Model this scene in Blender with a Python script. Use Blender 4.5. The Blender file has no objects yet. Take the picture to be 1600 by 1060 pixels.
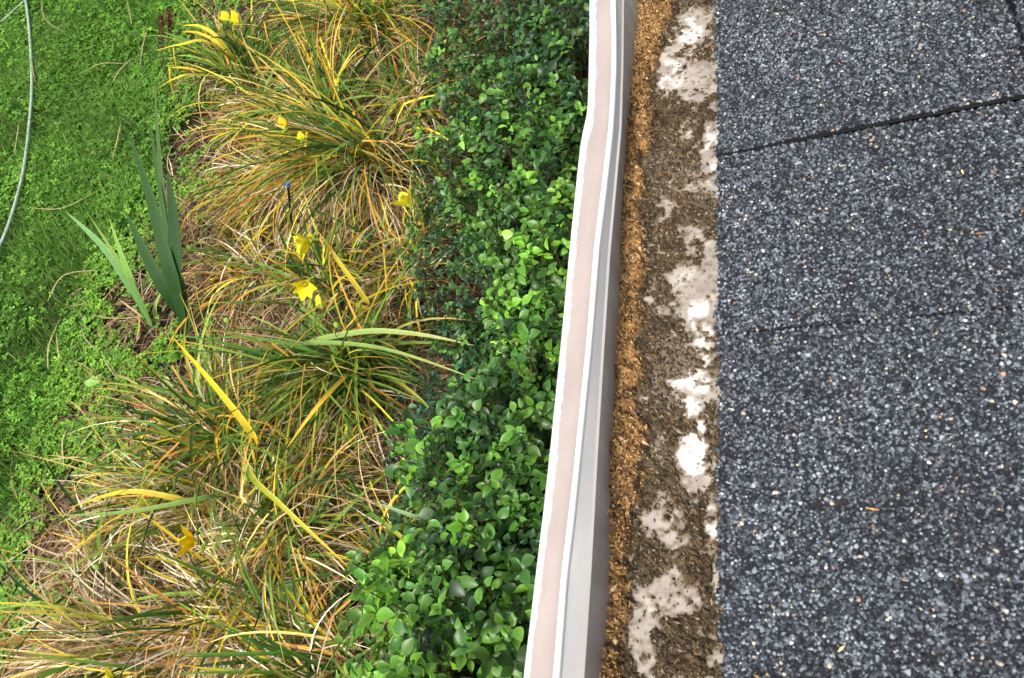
import bpy, math, random
import numpy as np
from math import radians as rad, sin, cos, pi
rng = np.random.default_rng(7)
random.seed(7)
S = bpy.context.scene
COL = S.collection

# ---------------------------------------------------------------- camera
F = 1164.0                     # focal length in pixels of a 1600 px wide frame
CAMZ = 2.5                     # camera height above the soil
ZL = 2.02                      # height of the gutter lip
v_ = np.array([308, 2070, -F]); Yc = v_/np.linalg.norm(v_)
nx_ = 350.0; ny_ = -(F*F+308*nx_)/2070
d_ = np.array([nx_, ny_, -F]); UPc = -d_/np.linalg.norm(d_)
Xc = np.cross(Yc, UPc)
ROT = np.stack([Xc, Yc, UPc])
from mathutils import Matrix, Vector
cam_d = bpy.data.cameras.new('camera'); cam = bpy.data.objects.new('camera', cam_d); COL.objects.link(cam)
M4 = Matrix.Identity(4)
for i in range(3):
    for j in range(3): M4[i][j] = ROT[i, j]
M4[2][3] = CAMZ
cam.matrix_world = M4
cam_d.sensor_width = 36; cam_d.lens = 36*F/1600; cam_d.clip_start = 0.02; cam_d.clip_end = 300
cam_d.dof.use_dof = True; cam_d.dof.focus_distance = 1.5; cam_d.dof.aperture_fstop = 22
S.camera = cam

# ---------------------------------------------------------------- light
SUN_EL, SUN_AZ = 60, 192       # degrees; azimuth measured from +Y clockwise
W = bpy.data.worlds.new("World"); S.world = W; W.use_nodes = True
wn = W.node_tree.nodes; sky = wn.new('ShaderNodeTexSky'); sky.sky_type = 'NISHITA'; sky.sun_disc = False
sky.sun_elevation = rad(SUN_EL); sky.sun_rotation = rad(SUN_AZ)
sky.air_density = 1.0; sky.dust_density = 5.0; sky.ozone_density = 0.6
wn['Background'].inputs['Strength'].default_value = 0.085
hs = wn.new('ShaderNodeHueSaturation'); hs.inputs['Saturation'].default_value = .45
W.node_tree.links.new(sky.outputs['Color'], hs.inputs['Color']); W.node_tree.links.new(hs.outputs['Color'], wn['Background'].inputs['Color'])
sd = bpy.data.lights.new('sun', 'SUN'); sd.energy = 1.5; sd.angle = rad(11); sd.color = (1, .93, .82)
so = bpy.data.objects.new('sun', sd); COL.objects.link(so)
sv = Vector((sin(rad(SUN_AZ))*cos(rad(SUN_EL)), cos(rad(SUN_AZ))*cos(rad(SUN_EL)), sin(rad(SUN_EL))))
so.rotation_euler = sv.to_track_quat('Z', 'Y').to_euler(); so.location = (-3, -3, 6)
S.view_settings.view_transform = 'Standard'; S.view_settings.look = 'None'
S.view_settings.gamma = 1; S.view_settings.exposure = 1.58

# ---------------------------------------------------------------- helpers
def P(px, py, z=0.0):
    """where the sight line of a pixel of the photograph meets the plane at height z"""
    r = ROT @ np.array([px-800, 530-py, -F])
    k = (CAMZ-z)/(-r[2])
    return np.array([r[0]*k, r[1]*k, z])

def lat(ix, iy, seed):
    h = (ix*374761393 + iy*668265263 + seed*1442695041) & 0xffffffff
    h = ((h ^ (h >> 13))*1274126177) & 0xffffffff
    h = h ^ (h >> 16)
    return (h & 0xffff)/65535.0
def vnoise(x, y, s, seed=0):
    x = np.asarray(x)/s; y = np.asarray(y)/s
    ix = np.floor(x).astype(np.int64); iy = np.floor(y).astype(np.int64)
    fx = x-ix; fy = y-iy; fx = fx*fx*(3-2*fx); fy = fy*fy*(3-2*fy)
    a = lat(ix, iy, seed); b = lat(ix+1, iy, seed); c = lat(ix, iy+1, seed); d = lat(ix+1, iy+1, seed)
    return (a*(1-fx)+b*fx)*(1-fy)+(c*(1-fx)+d*fx)*fy
def fbm(x, y, s, seed=0, o=4):
    r = 0; a = .5; t = 0
    for k in range(o):
        r = r+a*vnoise(x, y, s, seed+k*17); t += a; a *= .55; s = s/2.03
    return r/t

def tag(o, label=None, cat=None, group=None, kind=None):
    if label: o['label'] = label
    if cat: o['category'] = cat
    if group: o['group'] = group
    if kind: o['kind'] = kind
    return o
def empty(name, loc, **k):
    o = bpy.data.objects.new(name, None); COL.objects.link(o); o.location = loc; o.empty_display_size = .05
    tag(o, **k); return o

class Geo:
    """collects vertices, quads and triangles with a colour per vertex, and links them as one mesh object"""
    def __init__(s): s.v = []; s.q = []; s.t = []; s.c = []; s.n = 0
    def add(s, v, q=None, t=None, c=(.5, .5, .5)):
        v = np.asarray(v, float).reshape(-1, 3); c = np.asarray(c, float)
        if c.ndim == 1: c = np.tile(c, (len(v), 1))
        if q is not None and len(q): s.q.append(np.asarray(q).reshape(-1, 4)+s.n)
        if t is not None and len(t): s.t.append(np.asarray(t).reshape(-1, 3)+s.n)
        s.v.append(v); s.c.append(c.reshape(-1, 3)); s.n += len(v); return s
    def build(s, name, mat, parent=None, smooth=False, matidx=None, mats=None):
        V = np.concatenate(s.v); C = np.concatenate(s.c)
        if parent is not None: V = V-np.array(parent_world(parent))
        q = np.concatenate(s.q) if s.q else np.zeros((0, 4), int); t = np.concatenate(s.t) if s.t else np.zeros((0, 3), int)
        m = bpy.data.meshes.new(name)
        m.vertices.add(len(V)); m.vertices.foreach_set('co', V.astype(np.float32).ravel())
        m.loops.add(q.size+t.size); m.loops.foreach_set('vertex_index', np.concatenate([q.ravel(), t.ravel()]).astype(np.int32))
        m.polygons.add(len(q)+len(t))
        st = np.concatenate([np.arange(len(q))*4, q.size+np.arange(len(t))*3]).astype(np.int32)
        m.polygons.foreach_set('loop_start', st)
        m.polygons.foreach_set('use_smooth', np.full(len(q)+len(t), smooth))
        for mm in (mats or [mat]): m.materials.append(mm)
        if matidx is not None: m.polygons.foreach_set('material_index', np.asarray(matidx, dtype=np.int32))
        m.update(calc_edges=True)
        ca = m.color_attributes.new('Col', 'FLOAT_COLOR', 'POINT')
        ca.data.foreach_set('color', np.concatenate([C, np.ones((len(C), 1))], 1).astype(np.float32).ravel())
        o = bpy.data.objects.new(name, m); COL.objects.link(o)
        if parent is not None: o.parent = parent
        return o
def parent_world(p):
    l = Vector((0, 0, 0))
    while p is not None: l = l+p.location; p = p.parent
    return tuple(l)

# ---------------------------------------------------------------- materials
def nodemat(name):
    m = bpy.data.materials.new(name); m.use_nodes = True; nt = m.node_tree
    return m, nt, nt.nodes['Principled BSDF'], nt.nodes['Material Output']
def leafmat(name, rough=.55, trans=.3, spec=.35, bump=0, amp=.08):
    m, nt, b, out = nodemat(name); N = nt.nodes; L = nt.links
    a = N.new('ShaderNodeVertexColor'); a.layer_name = 'Col'
    tc = N.new('ShaderNodeTexCoord'); nz = N.new('ShaderNodeTexNoise'); nz.inputs['Scale'].default_value = 60; nz.inputs['Detail'].default_value = 3
    L.new(tc.outputs['Object'], nz.inputs['Vector'])
    mp = N.new('ShaderNodeMapRange'); mp.inputs[1].default_value = .3; mp.inputs[2].default_value = .7; mp.inputs[3].default_value = 1-amp; mp.inputs[4].default_value = 1+amp
    L.new(nz.outputs['Fac'], mp.inputs[0])
    mul = N.new('ShaderNodeVectorMath'); mul.operation = 'SCALE'; L.new(a.outputs['Color'], mul.inputs[0]); L.new(mp.outputs[0], mul.inputs['Scale'])
    L.new(mul.outputs[0], b.inputs['Base Color']); b.inputs['Roughness'].default_value = rough
    b.inputs['Specular IOR Level'].default_value = spec
    if trans:
        tr = N.new('ShaderNodeBsdfTranslucent'); L.new(mul.outputs[0], tr.inputs['Color'])
        mx = N.new('ShaderNodeMixShader'); mx.inputs[0].default_value = trans
        L.new(b.outputs[0], mx.inputs[1]); L.new(tr.outputs[0], mx.inputs[2]); L.new(mx.outputs[0], out.inputs['Surface'])
    if bump:
        bp = N.new('ShaderNodeBump'); bp.inputs['Strength'].default_value = bump; bp.inputs['Distance'].default_value = .002
        L.new(nz.outputs['Fac'], bp.inputs['Height']); L.new(bp.outputs[0], b.inputs['Normal'])
    return m
M_grass = leafmat('grass_blade_surface', .6, .35, .25)
M_leaf = leafmat('glossy_leaf', .40, .28, .42)
M_blade = leafmat('daylily_leaf', .62, .32, .22)
M_dry = leafmat('dry_leaf', .8, .15, .15)
M_petal = leafmat('petal', .6, .35, .2)
M_grit = leafmat('mineral_granules', .7, 0, .25)
M_crumb2 = leafmat('stained_metal', .6, 0, .3)
M_crumb = leafmat('dirt_crumbs', .95, 0, .1)
def noisemat(name, cols, scale, rough=.9, bump=.5, dist=.01, detail=8, spec=.2, metal=0, stretch=None):
    m, nt, b, out = nodemat(name); N = nt.nodes; L = nt.links
    tc = N.new('ShaderNodeTexCoord'); nz = N.new('ShaderNodeTexNoise'); nz.inputs['Scale'].default_value = scale; nz.inputs['Detail'].default_value = detail; nz.inputs['Roughness'].default_value = .65
    src = tc.outputs['Object']
    if stretch:
        mpg = N.new('ShaderNodeMapping'); mpg.inputs['Scale'].default_value = stretch; L.new(src, mpg.inputs[0]); src = mpg.outputs[0]
    L.new(src, nz.inputs['Vector'])
    cr = N.new('ShaderNodeValToRGB'); e = cr.color_ramp.elements
    while len(e) < len(cols): e.new(.5)
    for i, (p, c) in enumerate(cols): e[i].position = p; e[i].color = (*c, 1)
    L.new(nz.outputs['Fac'], cr.inputs[0]); L.new(cr.outputs[0], b.inputs['Base Color'])
    b.inputs['Roughness'].default_value = rough; b.inputs['Specular IOR Level'].default_value = spec; b.inputs['Metallic'].default_value = metal
    if bump:
        bp = N.new('ShaderNodeBump'); bp.inputs['Strength'].default_value = bump; bp.inputs['Distance'].default_value = dist
        L.new(nz.outputs['Fac'], bp.inputs['Height']); L.new(bp.outputs[0], b.inputs['Normal'])
    return m
M_soil = noisemat('soil', [(.3, (.012, .008, .005)), (.5, (.028, .018, .011)), (.7, (.07, .048, .03))], 22, 1, 1, .03)
M_lawnbase = noisemat('lawn_base', [(.3, (.012, .03, .006)), (.55, (.03, .075, .012)), (.7, (.05, .11, .02))], 14, 1, 1, .02)
M_lipwhite = noisemat('bare_overexposed_white_rim', [(.3, (.80, .82, .82)), (.7, (.88, .89, .89))], 60, .45, .05, .001)  # pale bare rim, with overexposure put into the white
M_lippink = noisemat('weathered_pink_enamel', [(.3, (.27, .232, .216)), (.5, (.30, .258, .243)), (.7, (.335, .293, .275))], 28, .55, .06, .001, stretch=(1, .35, 1))
M_wallgrey = noisemat('weathered_grey_enamel', [(.3, (.36, .325, .30)), (.55, (.46, .425, .40)), (.72, (.54, .51, .485))], 16, .55, .08, .001, stretch=(1, .4, 1))
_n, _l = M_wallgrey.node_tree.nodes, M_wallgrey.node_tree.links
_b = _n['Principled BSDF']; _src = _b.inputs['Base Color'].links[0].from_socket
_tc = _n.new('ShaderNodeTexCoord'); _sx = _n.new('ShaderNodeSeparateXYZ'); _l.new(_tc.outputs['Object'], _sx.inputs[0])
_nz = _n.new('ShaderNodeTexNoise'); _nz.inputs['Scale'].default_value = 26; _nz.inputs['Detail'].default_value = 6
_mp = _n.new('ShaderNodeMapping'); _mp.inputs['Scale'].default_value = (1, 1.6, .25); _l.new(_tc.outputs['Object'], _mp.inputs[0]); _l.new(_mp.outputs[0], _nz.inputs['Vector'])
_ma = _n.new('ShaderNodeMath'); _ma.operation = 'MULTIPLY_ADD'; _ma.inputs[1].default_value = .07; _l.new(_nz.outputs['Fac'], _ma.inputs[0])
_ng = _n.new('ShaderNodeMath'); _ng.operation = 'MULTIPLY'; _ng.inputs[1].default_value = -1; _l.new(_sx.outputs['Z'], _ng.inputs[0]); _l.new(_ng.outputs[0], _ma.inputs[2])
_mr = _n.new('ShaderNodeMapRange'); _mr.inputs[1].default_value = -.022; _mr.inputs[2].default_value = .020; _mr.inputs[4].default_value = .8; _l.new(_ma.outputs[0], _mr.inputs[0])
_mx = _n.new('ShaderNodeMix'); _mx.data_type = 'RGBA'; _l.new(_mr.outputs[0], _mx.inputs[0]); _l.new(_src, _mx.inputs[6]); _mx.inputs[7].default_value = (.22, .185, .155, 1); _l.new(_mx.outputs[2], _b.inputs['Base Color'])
M_flange = noisemat('pale_grey_enamel', [(.3, (.40, .395, .39)), (.7, (.50, .495, .485))], 18, .5, .06, .001, stretch=(1, .4, 1))
M_tray = noisemat('stained_tray', [(.3, (.36, .32, .285)), (.5, (.52, .48, .45)), (.7, (.62, .59, .57))], 45, .5, .15, .001)
M_house = noisemat('render_wall', [(.3, (.50, .46, .40)), (.7, (.6, .56, .5))], 8, .9, .3, .01)
M_wood = noisemat('painted_board', [(.3, (.60, .59, .56)), (.7, (.7, .69, .66))], 10, .6, .1, .003)
M_felt = noisemat('bitumen_felt', [(.3, (.010, .011, .013)), (.7, (.03, .032, .036))], 300, .8, .5, .002)
M_hose = noisemat('hose_rubber', [(.3, (.24, .31, .25)), (.7, (.32, .39, .32))], 20, .45, .05, .001)
def roofmat():
    m, nt, b, out = nodemat('granule_sheet'); N = nt.nodes; L = nt.links
    tc = N.new('ShaderNodeTexCoord'); vo = N.new('ShaderNodeTexVoronoi'); vo.inputs['Scale'].default_value = 420
    L.new(tc.outputs['Object'], vo.inputs['Vector'])
    sp = N.new('ShaderNodeSeparateColor'); L.new(vo.outputs['Color'], sp.inputs[0])
    cr = N.new('ShaderNodeValToRGB'); e = cr.color_ramp.elements
    e[0].position = 0; e[0].color = (.014, .016, .02, 1); e[1].position = .55; e[1].color = (.05, .055, .065, 1)
    x = e.new(.85); x.color = (.14, .16, .18, 1); x = e.new(.985); x.color = (.42, .36, .27, 1)
    L.new(sp.outputs[0], cr.inputs[0]); L.new(cr.outputs[0], b.inputs['Base Color']); b.inputs['Roughness'].default_value = .7
    bp = N.new('ShaderNodeBump'); bp.inputs['Strength'].default_value = 1; bp.inputs['Distance'].default_value = .002; bp.invert = True
    L.new(vo.outputs['Distance'], bp.inputs['Height']); L.new(bp.outputs[0], b.inputs['Normal'])
    return m
M_roof = roofmat()

# ---------------------------------------------------------------- geometry makers
def ribbons(g, base, az, el, length, width, droop, ctop, cbase, seg=9, wob=.25, twist=.6, zmin=.012, vdepth=.25, power=1.3, tipc=None):
    """arched strap leaves: arrays of N leaves, 3 vertices across"""
    n = len(base); t = np.linspace(0, 1, seg+1)
    w1 = rng.normal(0, wob, n); tw = rng.normal(0, twist, n)
    pos = np.zeros((n, seg+1, 3)); pos[:, 0] = base; ds = length/seg
    sidev = np.zeros((n, seg+1, 3)); upv = np.zeros((n, seg+1, 3))
    kp = rng.uniform(.3, 1.6, n) if seg > 6 else np.full(n, 9.); ka = rng.uniform(.5, 1.5, n); kaz = rng.normal(0, .7, n)
    for k in range(seg+1):
        hit = (t[k] > kp)
        e = np.maximum(el-droop*t[k]**power-ka*hit, -1.45); a = az+w1*t[k]*1.6+kaz*hit
        d = np.stack([np.cos(e)*np.cos(a), np.cos(e)*np.sin(a), np.sin(e)], 1)
        s = np.stack([-np.sin(a), np.cos(a), 0*a], 1); u = np.cross(d, s)
        ang = tw*t[k]; c_, s_ = np.cos(ang)[:, None], np.sin(ang)[:, None]
        sidev[:, k] = s*c_+u*s_; upv[:, k] = u*c_-s*s_
        if k < seg:
            pos[:, k+1] = pos[:, k]+d*ds[:, None]
            pos[:, k+1, 2] = np.maximum(pos[:, k+1, 2], zmin+rng.random(n)*.02)
    wp = np.minimum(1, .55+t*2.2)*np.clip(1-t**2.6, 0.03, 1)
    w = width[:, None]*wp[None]/2
    flip = np.where(upv[:, :, 2:3] < 0, -1, 1)
    L_ = pos+sidev*w[..., None]; R_ = pos-sidev*w[..., None]; Mi = pos-upv*flip*(w*vdepth)[..., None]
    V = np.stack([L_, Mi, R_], 2)                      # n, seg+1, 3, 3
    idx = np.arange(n*(seg+1)*3).reshape(n, seg+1, 3)
    q = []
    for j in (0, 1): q.append(np.stack([idx[:, :-1, j], idx[:, :-1, j+1], idx[:, 1:, j+1], idx[:, 1:, j]], -1).reshape(-1, 4))
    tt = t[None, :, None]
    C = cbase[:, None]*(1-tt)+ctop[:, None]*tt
    if tipc is not None:
        k = np.clip((tt-.72)/.28, 0, 1); C = C*(1-k)+tipc[:, None]*k
    C = np.repeat(C[:, :, None], 3, 2); C[:, :, 1] *= .86
    g.add(V.reshape(-1, 3), q=np.concatenate(q), c=C.reshape(-1, 3))

def hero(g, pts, width, c0, c1, tip=None, seg=14, blunt=.03, roll=0, vd=.22, shoulder=.5):
    """one strap leaf through given points"""
    p = np.array(pts, float); tt = np.linspace(0, len(p)-1, seg+1); P_ = np.zeros((seg+1, 3))
    for i, t in enumerate(tt):
        k = min(int(t), len(p)-2); f = t-k
        a = p[max(k-1, 0)]; b = p[k]; c = p[k+1]; d = p[min(k+2, len(p)-1)]
        P_[i] = .5*((2*b)+(c-a)*f+(2*a-5*b+4*c-d)*f*f+(3*b-a-3*c+d)*f**3)
    T = np.gradient(P_, axis=0); T /= np.linalg.norm(T, axis=1)[:, None]
    up = np.array([0, 0, 1.]); sd_ = np.cross(T, up+np.array([.001, .002, 0])); 
    view = np.array([0, 0, CAMZ])-P_; view /= np.linalg.norm(view, axis=1)[:, None]
    sd_ = np.cross(T, up*.5+view*.5); sd_ /= np.linalg.norm(sd_, axis=1)[:, None]
    u = np.cross(sd_, T); 
    if roll: sd_, u = sd_*cos(roll)+u*sin(roll), u*cos(roll)-sd_*sin(roll)
    t = np.linspace(0, 1, seg+1)
    w = width/2*np.minimum(1, shoulder+t*2)*np.clip(1-t**3, blunt, 1)
    V = np.stack([P_+sd_*w[:, None], P_-u*(w*vd)[:, None], P_-sd_*w[:, None]], 1)
    idx = np.arange((seg+1)*3).reshape(-1, 3); q = []
    for j in (0, 1): q.append(np.stack([idx[:-1, j], idx[:-1, j+1], idx[1:, j+1], idx[1:, j]], -1))
    C = np.outer(1-t, c0)+np.outer(t, c1)
    if tip is not None: k = np.clip((t-.75)/.25, 0, 1)[:, None]; C = C*(1-k)+np.array(tip)*k
    C = np.repeat(C[:, None], 3, 1)*np.array([1, .85, 1.04])[None, :, None]
    g.add(V.reshape(-1, 3), q=np.concatenate(q), c=C.reshape(-1, 3))

def tube(g, pts, r, c, sides=8, taper=1.0):
    p = np.array(pts, float); n = len(p); T = np.gradient(p, axis=0); T /= np.linalg.norm(T, axis=1)[:, None]
    ref = np.array([.13, .27, .95]); 
    if abs(T[0] @ ref) > .95: ref = np.array([1, 0, 0.])
    A = np.cross(T, ref); A /= np.linalg.norm(A, axis=1)[:, None]; B = np.cross(T, A)
    a = np.linspace(0, 2*pi, sides, endpoint=False); rr = r*np.linspace(1, taper, n)
    V = p[:, None]+(A[:, None]*np.cos(a)[None, :, None]+B[:, None]*np.sin(a)[None, :, None])*rr[:, None, None]
    idx = np.arange(n*sides).reshape(n, sides); j = np.roll(idx, -1, 1)
    q = np.stack([idx[:-1], j[:-1], j[1:], idx[1:]], -1).reshape(-1, 4)
    V = np.concatenate([V.reshape(-1, 3), p[:1], p[-1:]]); e0 = n*sides; 
    t = [(e0, j[0, k], idx[0, k]) for k in range(sides)]+[(e0+1, idx[-1, k], j[-1, k]) for k in range(sides)]
    g.add(V, q=q, t=t, c=c)
def smoothpath(p, m=10):
    p = np.array(p, float); o = []
    for k in range(len(p)-1):
        a = p[max(k-1, 0)]; b = p[k]; c = p[k+1]; d = p[min(k+2, len(p)-1)]
        for f in np.linspace(0, 1, m, endpoint=False):
            o.append(.5*((2*b)+(c-a)*f+(2*a-5*b+4*c-d)*f*f+(3*b-a-3*c+d)*f**3))
    o.append(p[-1]); return np.array(o)

def frames(dirs, norms):
    d = dirs/np.linalg.norm(dirs, axis=1)[:, None]
    s = np.cross(d, norms); s /= np.linalg.norm(s, axis=1)[:, None]+1e-9
    n = np.cross(s, d); return np.stack([s, d, n], 2)      # columns side, dir, normal
def stamp(g, tv, tq, tt, pos, Fm, scale, col, tc=None):
    n = len(pos); m = len(tv)
    sc = scale if np.ndim(scale) == 2 else np.repeat(np.asarray(scale)[:, None], 3, 1)
    V = pos[:, None]+np.einsum('nij,nmj->nmi', Fm, tv[None]*sc[:, None])
    off = (np.arange(n)*m)[:, None, None]
    C = np.repeat(col[:, None], m, 1)
    if tc is not None: C = C*tc[None, :, None]
    g.add(V.reshape(-1, 3), q=(np.asarray(tq)[None]+off).reshape(-1, 4) if tq is not None else None,
          t=(np.asarray(tt)[None]+off).reshape(-1, 3) if tt is not None else None, c=C.reshape(-1, 3))
# oval leaf with a fold along its midrib, unit length along +y
st_ = [(0, .03), (.12, .17), (.3, .29), (.5, .33), (.7, .27), (.87, .13), (1, .01)]
LV = []; 
for i, (y, w) in enumerate(st_):
    zz = -.10*(y-.4)**2*2; LV += [(-w, y, zz+w*.32), (0, y, zz), (w, y, zz+w*.32)]
LV = np.array(LV); LQ = []
for i in range(len(st_)-1):
    for j in (0, 1): a = i*3+j; LQ.append((a, a+1, a+4, a+3))
LQ = np.array(LQ)
LV2 = LV.copy(); LV2[:, 2] += .06*np.sin(LV[:, 1]*9+LV[:, 0]*4); LV2[:, 0] *= .85; LV2[:, 0] += .07*np.sin(LV[:, 1]*3.1)
LV3 = LV.copy(); LV3[:, 2] = LV[:, 2]*1.6-.18*LV[:, 1]**2; LV3[:, 0] -= .06*np.sin(LV[:, 1]*3.1); LV3[::3, 0] *= 1.15
LC = np.tile([1.05, .8, 1.05], len(st_))
# clover: three heart shaped leaflets
CV = [(0, 0, 0)]; CQ = []
for k in range(3):
    a = k*2*pi/3; 
    b0 = len(CV)
    for x, y, z in ((-.36, .52, .10), (-.30, .92, .03), (0, .82, -.02), (.30, .92, .03), (.36, .52, .10)):
        CV.append((x*cos(a)-y*sin(a), x*sin(a)+y*cos(a), z))
    CQ += [(0, b0+2, b0+1, b0), (0, b0+4, b0+3, b0+2)]
CV = np.array(CV); CQ = np.array(CQ); CC = np.array([1.5]+[1, .95, 1.1, .95, 1]*3)
# octahedral grain
GV = np.array([(1, 0, 0), (-1, 0, 0), (0, 1, 0), (0, -1, 0), (0, 0, .7), (0, 0, -.7)], float)
GT = np.array([(0, 2, 4), (2, 1, 4), (1, 3, 4), (3, 0, 4), (2, 0, 5), (1, 2, 5), (3, 1, 5), (0, 3, 5)])
# broken stone chip: skewed hexagonal prism top
_a = np.linspace(0, 2*pi, 6, endpoint=False)+.3
_r = np.array([1, .8, 1.1, .9, 1.05, .75])
HV = np.array([(cos(a)*r, sin(a)*r, -.35) for a, r in zip(_a, _r)]+[(cos(a)*r*.72+.05, sin(a)*r*.72, .42+.12*cos(a*2)) for a, r in zip(_a, _r)])
HQ = np.array([(i, (i+1) % 6, 6+(i+1) % 6, 6+i) for i in range(6)]); HQ = np.concatenate([HQ, [(6, 7, 8, 9), (6, 9, 10, 11)]])

def rndrot(n):
    q = rng.normal(size=(n, 4)); q /= np.linalg.norm(q, axis=1)[:, None]; w, x, y, z = q.T
    return np.stack([np.stack([1-2*(y*y+z*z), 2*(x*y-z*w), 2*(x*z+y*w)], 1), np.stack([2*(x*y+z*w), 1-2*(x*x+z*z), 2*(y*z-x*w)], 1), np.stack([2*(x*z-y*w), 2*(y*z+x*w), 1-2*(x*x+y*y)], 1)], 1)
def pick(cols, n, p=None, var=.18):
    cols = np.array(cols, float); i = rng.choice(len(cols), n, p=p)
    return np.clip(cols[i]*(1+rng.normal(0, var, (n, 1))), .004, .95)
def box(g, x0, x1, y0, y1, z0, z1, c=(.5, .5, .5)):
    v = [(x, y, z) for z in (z0, z1) for y in (y0, y1) for x in (x0, x1)]
    g.add(v, q=[(0, 2, 3, 1), (4, 5, 7, 6), (0, 1, 5, 4), (2, 6, 7, 3), (0, 4, 6, 2), (1, 3, 7, 5)], c=c)

# ================================================================ ground
g = Geo()
gx = np.concatenate([np.linspace(-40, -7, 8), np.linspace(-6, 2, 160), np.linspace(3, 30, 8)])
gy = np.concatenate([np.linspace(-30, -2, 8), np.linspace(-1, 6, 140), np.linspace(7, 40, 8)])
X_, Y_ = np.meshgrid(gx, gy)
Z_ = (fbm(X_, Y_, .35, 3)-.5)*.05
idx = np.arange(X_.size).reshape(X_.shape)
qq = np.stack([idx[:-1, :-1], idx[:-1, 1:], idx[1:, 1:], idx[1:, :-1]], -1).reshape(-1, 4)
g.add(np.stack([X_, Y_, Z_], -1).reshape(-1, 3), q=qq)
tag(g.build('ground', M_soil, smooth=True), kind='structure')
def gz(x, y): return (fbm(x, y, .35, 3)-.5)*.05

# lawn edge traced on the ground
edge_px = [(330, -60), (285, 60), (265, 170), (255, 260), (235, 330), (175, 420), (140, 520), (110, 640), (70, 760), (20, 850), (-40, 930), (-140, 1060), (-260, 1250)]
EDGE = np.array([P(a, b)[:2] for a, b in edge_px]); EDGE = EDGE[np.argsort(EDGE[:, 1])]
def edge_x(y): 
    return np.interp(y, EDGE[:, 1], EDGE[:, 0])
g = Geo(); ys = np.concatenate([np.linspace(-30, -.6, 10), np.linspace(-.5, 6, 200), np.linspace(6.5, 40, 10)])
xe = edge_x(ys)+(fbm(ys, ys*0, .25, 9)-.5)*.25
cols_ = 60; u = np.linspace(0, 1, cols_)**2
XX = xe[:, None]-u[None]*(xe[:, None]+40); YY = np.repeat(ys[:, None], cols_, 1)
fade = np.clip(u*60, 0, 1)[None]
ZZ = gz(XX, YY)*np.where(XX < -6, 0, 1)+.012*fade-.002*(1-fade)
idx = np.arange(XX.size).reshape(XX.shape)
g.add(np.stack([XX, YY, ZZ], -1).reshape(-1, 3), q=np.stack([idx[:-1, :-1], idx[1:, :-1], idx[1:, 1:], idx[:-1, 1:]], -1).reshape(-1, 4))
tag(g.build('lawn', M_lawnbase, smooth=True), kind='structure')

# ---- lawn growth: clover leaves and short grass (nobody could count them)
def lawn_points(n, ymin=-.5, ymax=5.2, spread=.25, x0=-6.2):
    y = rng.uniform(ymin, ymax, n); x = rng.uniform(x0, -1.2, n)
    ex = edge_x(y); k = (x < ex+rng.normal(0, spread, n)+.02) & (x > ex-3.4)
    return x[k], y[k]
g = Geo()
x, y = lawn_points(85000, spread=.06)
cl = fbm(x, y, .30, 21, 3); keep = cl+rng.normal(0, .12, len(x)) > .45+.30*np.clip((2.3-y)/2, 0, 1); x, y, cl = x[keep], y[keep], cl[keep]
n = len(x)
nrm = np.stack([rng.normal(0, .32, n), rng.normal(0, .32, n), np.ones(n)], 1); az = rng.uniform(0, 2*pi, n)
Fm = frames(np.stack([np.cos(az), np.sin(az), 0*az], 1)-0*nrm, nrm)
br = (.55+.75*vnoise(x, y, .5, 5))*(.8+.2*np.clip(y/2.5, 0, 1))  # last factor paints vignette shading into the clover at low y
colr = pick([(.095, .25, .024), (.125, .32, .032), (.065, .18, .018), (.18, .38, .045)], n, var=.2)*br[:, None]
stamp(g, CV, CQ, None, np.stack([x, y, gz(x, y)+.03+rng.random(n)*.035], 1), Fm, rng.uniform(.014, .026, n), colr, CC)
tag(g.build('lawn_clover', M_grass), 'bright green clover leaves carpeting the lawn beside the flower bed', 'clover', kind='stuff')
g = Geo()
x, y = lawn_points(230000, spread=.05); n = len(x)
br = ((.45+.75*vnoise(x, y, .4, 77))*(.75+.25*np.clip(y/2.5, 0, 1)))[:, None]  # grass darkens towards low y: vignette shading put into its colour
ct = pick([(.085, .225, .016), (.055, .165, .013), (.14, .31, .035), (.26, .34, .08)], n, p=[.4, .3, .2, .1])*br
lean = fbm(x, y, .5, 31)*2*pi
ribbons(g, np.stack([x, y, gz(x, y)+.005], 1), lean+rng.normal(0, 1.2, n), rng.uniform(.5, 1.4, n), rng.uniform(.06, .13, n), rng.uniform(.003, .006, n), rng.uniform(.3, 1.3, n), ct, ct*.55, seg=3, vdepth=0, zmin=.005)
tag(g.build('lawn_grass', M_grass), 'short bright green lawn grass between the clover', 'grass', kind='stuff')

# ---- clover sprigs creeping over bare soil
g = Geo()
n0 = 60000; px = rng.uniform(0, 760, n0); py = rng.uniform(-40, 1100, n0)
pts = np.array([P(a, b)[:2] for a, b in zip(px, py)]); x, y = pts.T; ex = edge_x(y)
dd = x-ex
dens = np.exp(-np.clip(dd, 0, 9)/.9)*1.0+.10
k = (dd > -.1) & (fbm(x, y, .22, 55, 3)+rng.normal(0, .05, n0) > .72-.20*dens); x, y = x[k], y[k]; n = len(x)
nrm = np.stack([rng.normal(0, .3, n), rng.normal(0, .3, n), np.ones(n)], 1); az = rng.uniform(0, 2*pi, n)
stamp(g, CV, CQ, None, np.stack([x, y, gz(x, y)+.035+rng.random(n)*.04], 1), frames(np.stack([np.cos(az), np.sin(az), 0*az], 1), nrm), rng.uniform(.012, .024, n), pick([(.12, .26, .025), (.17, .32, .04), (.08, .19, .02)], n), CC)
tag(g.build('clover_sprigs', M_grass), 'loose light green clover sprigs over the bare soil of the bed', 'clover', kind='stuff')

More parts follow.
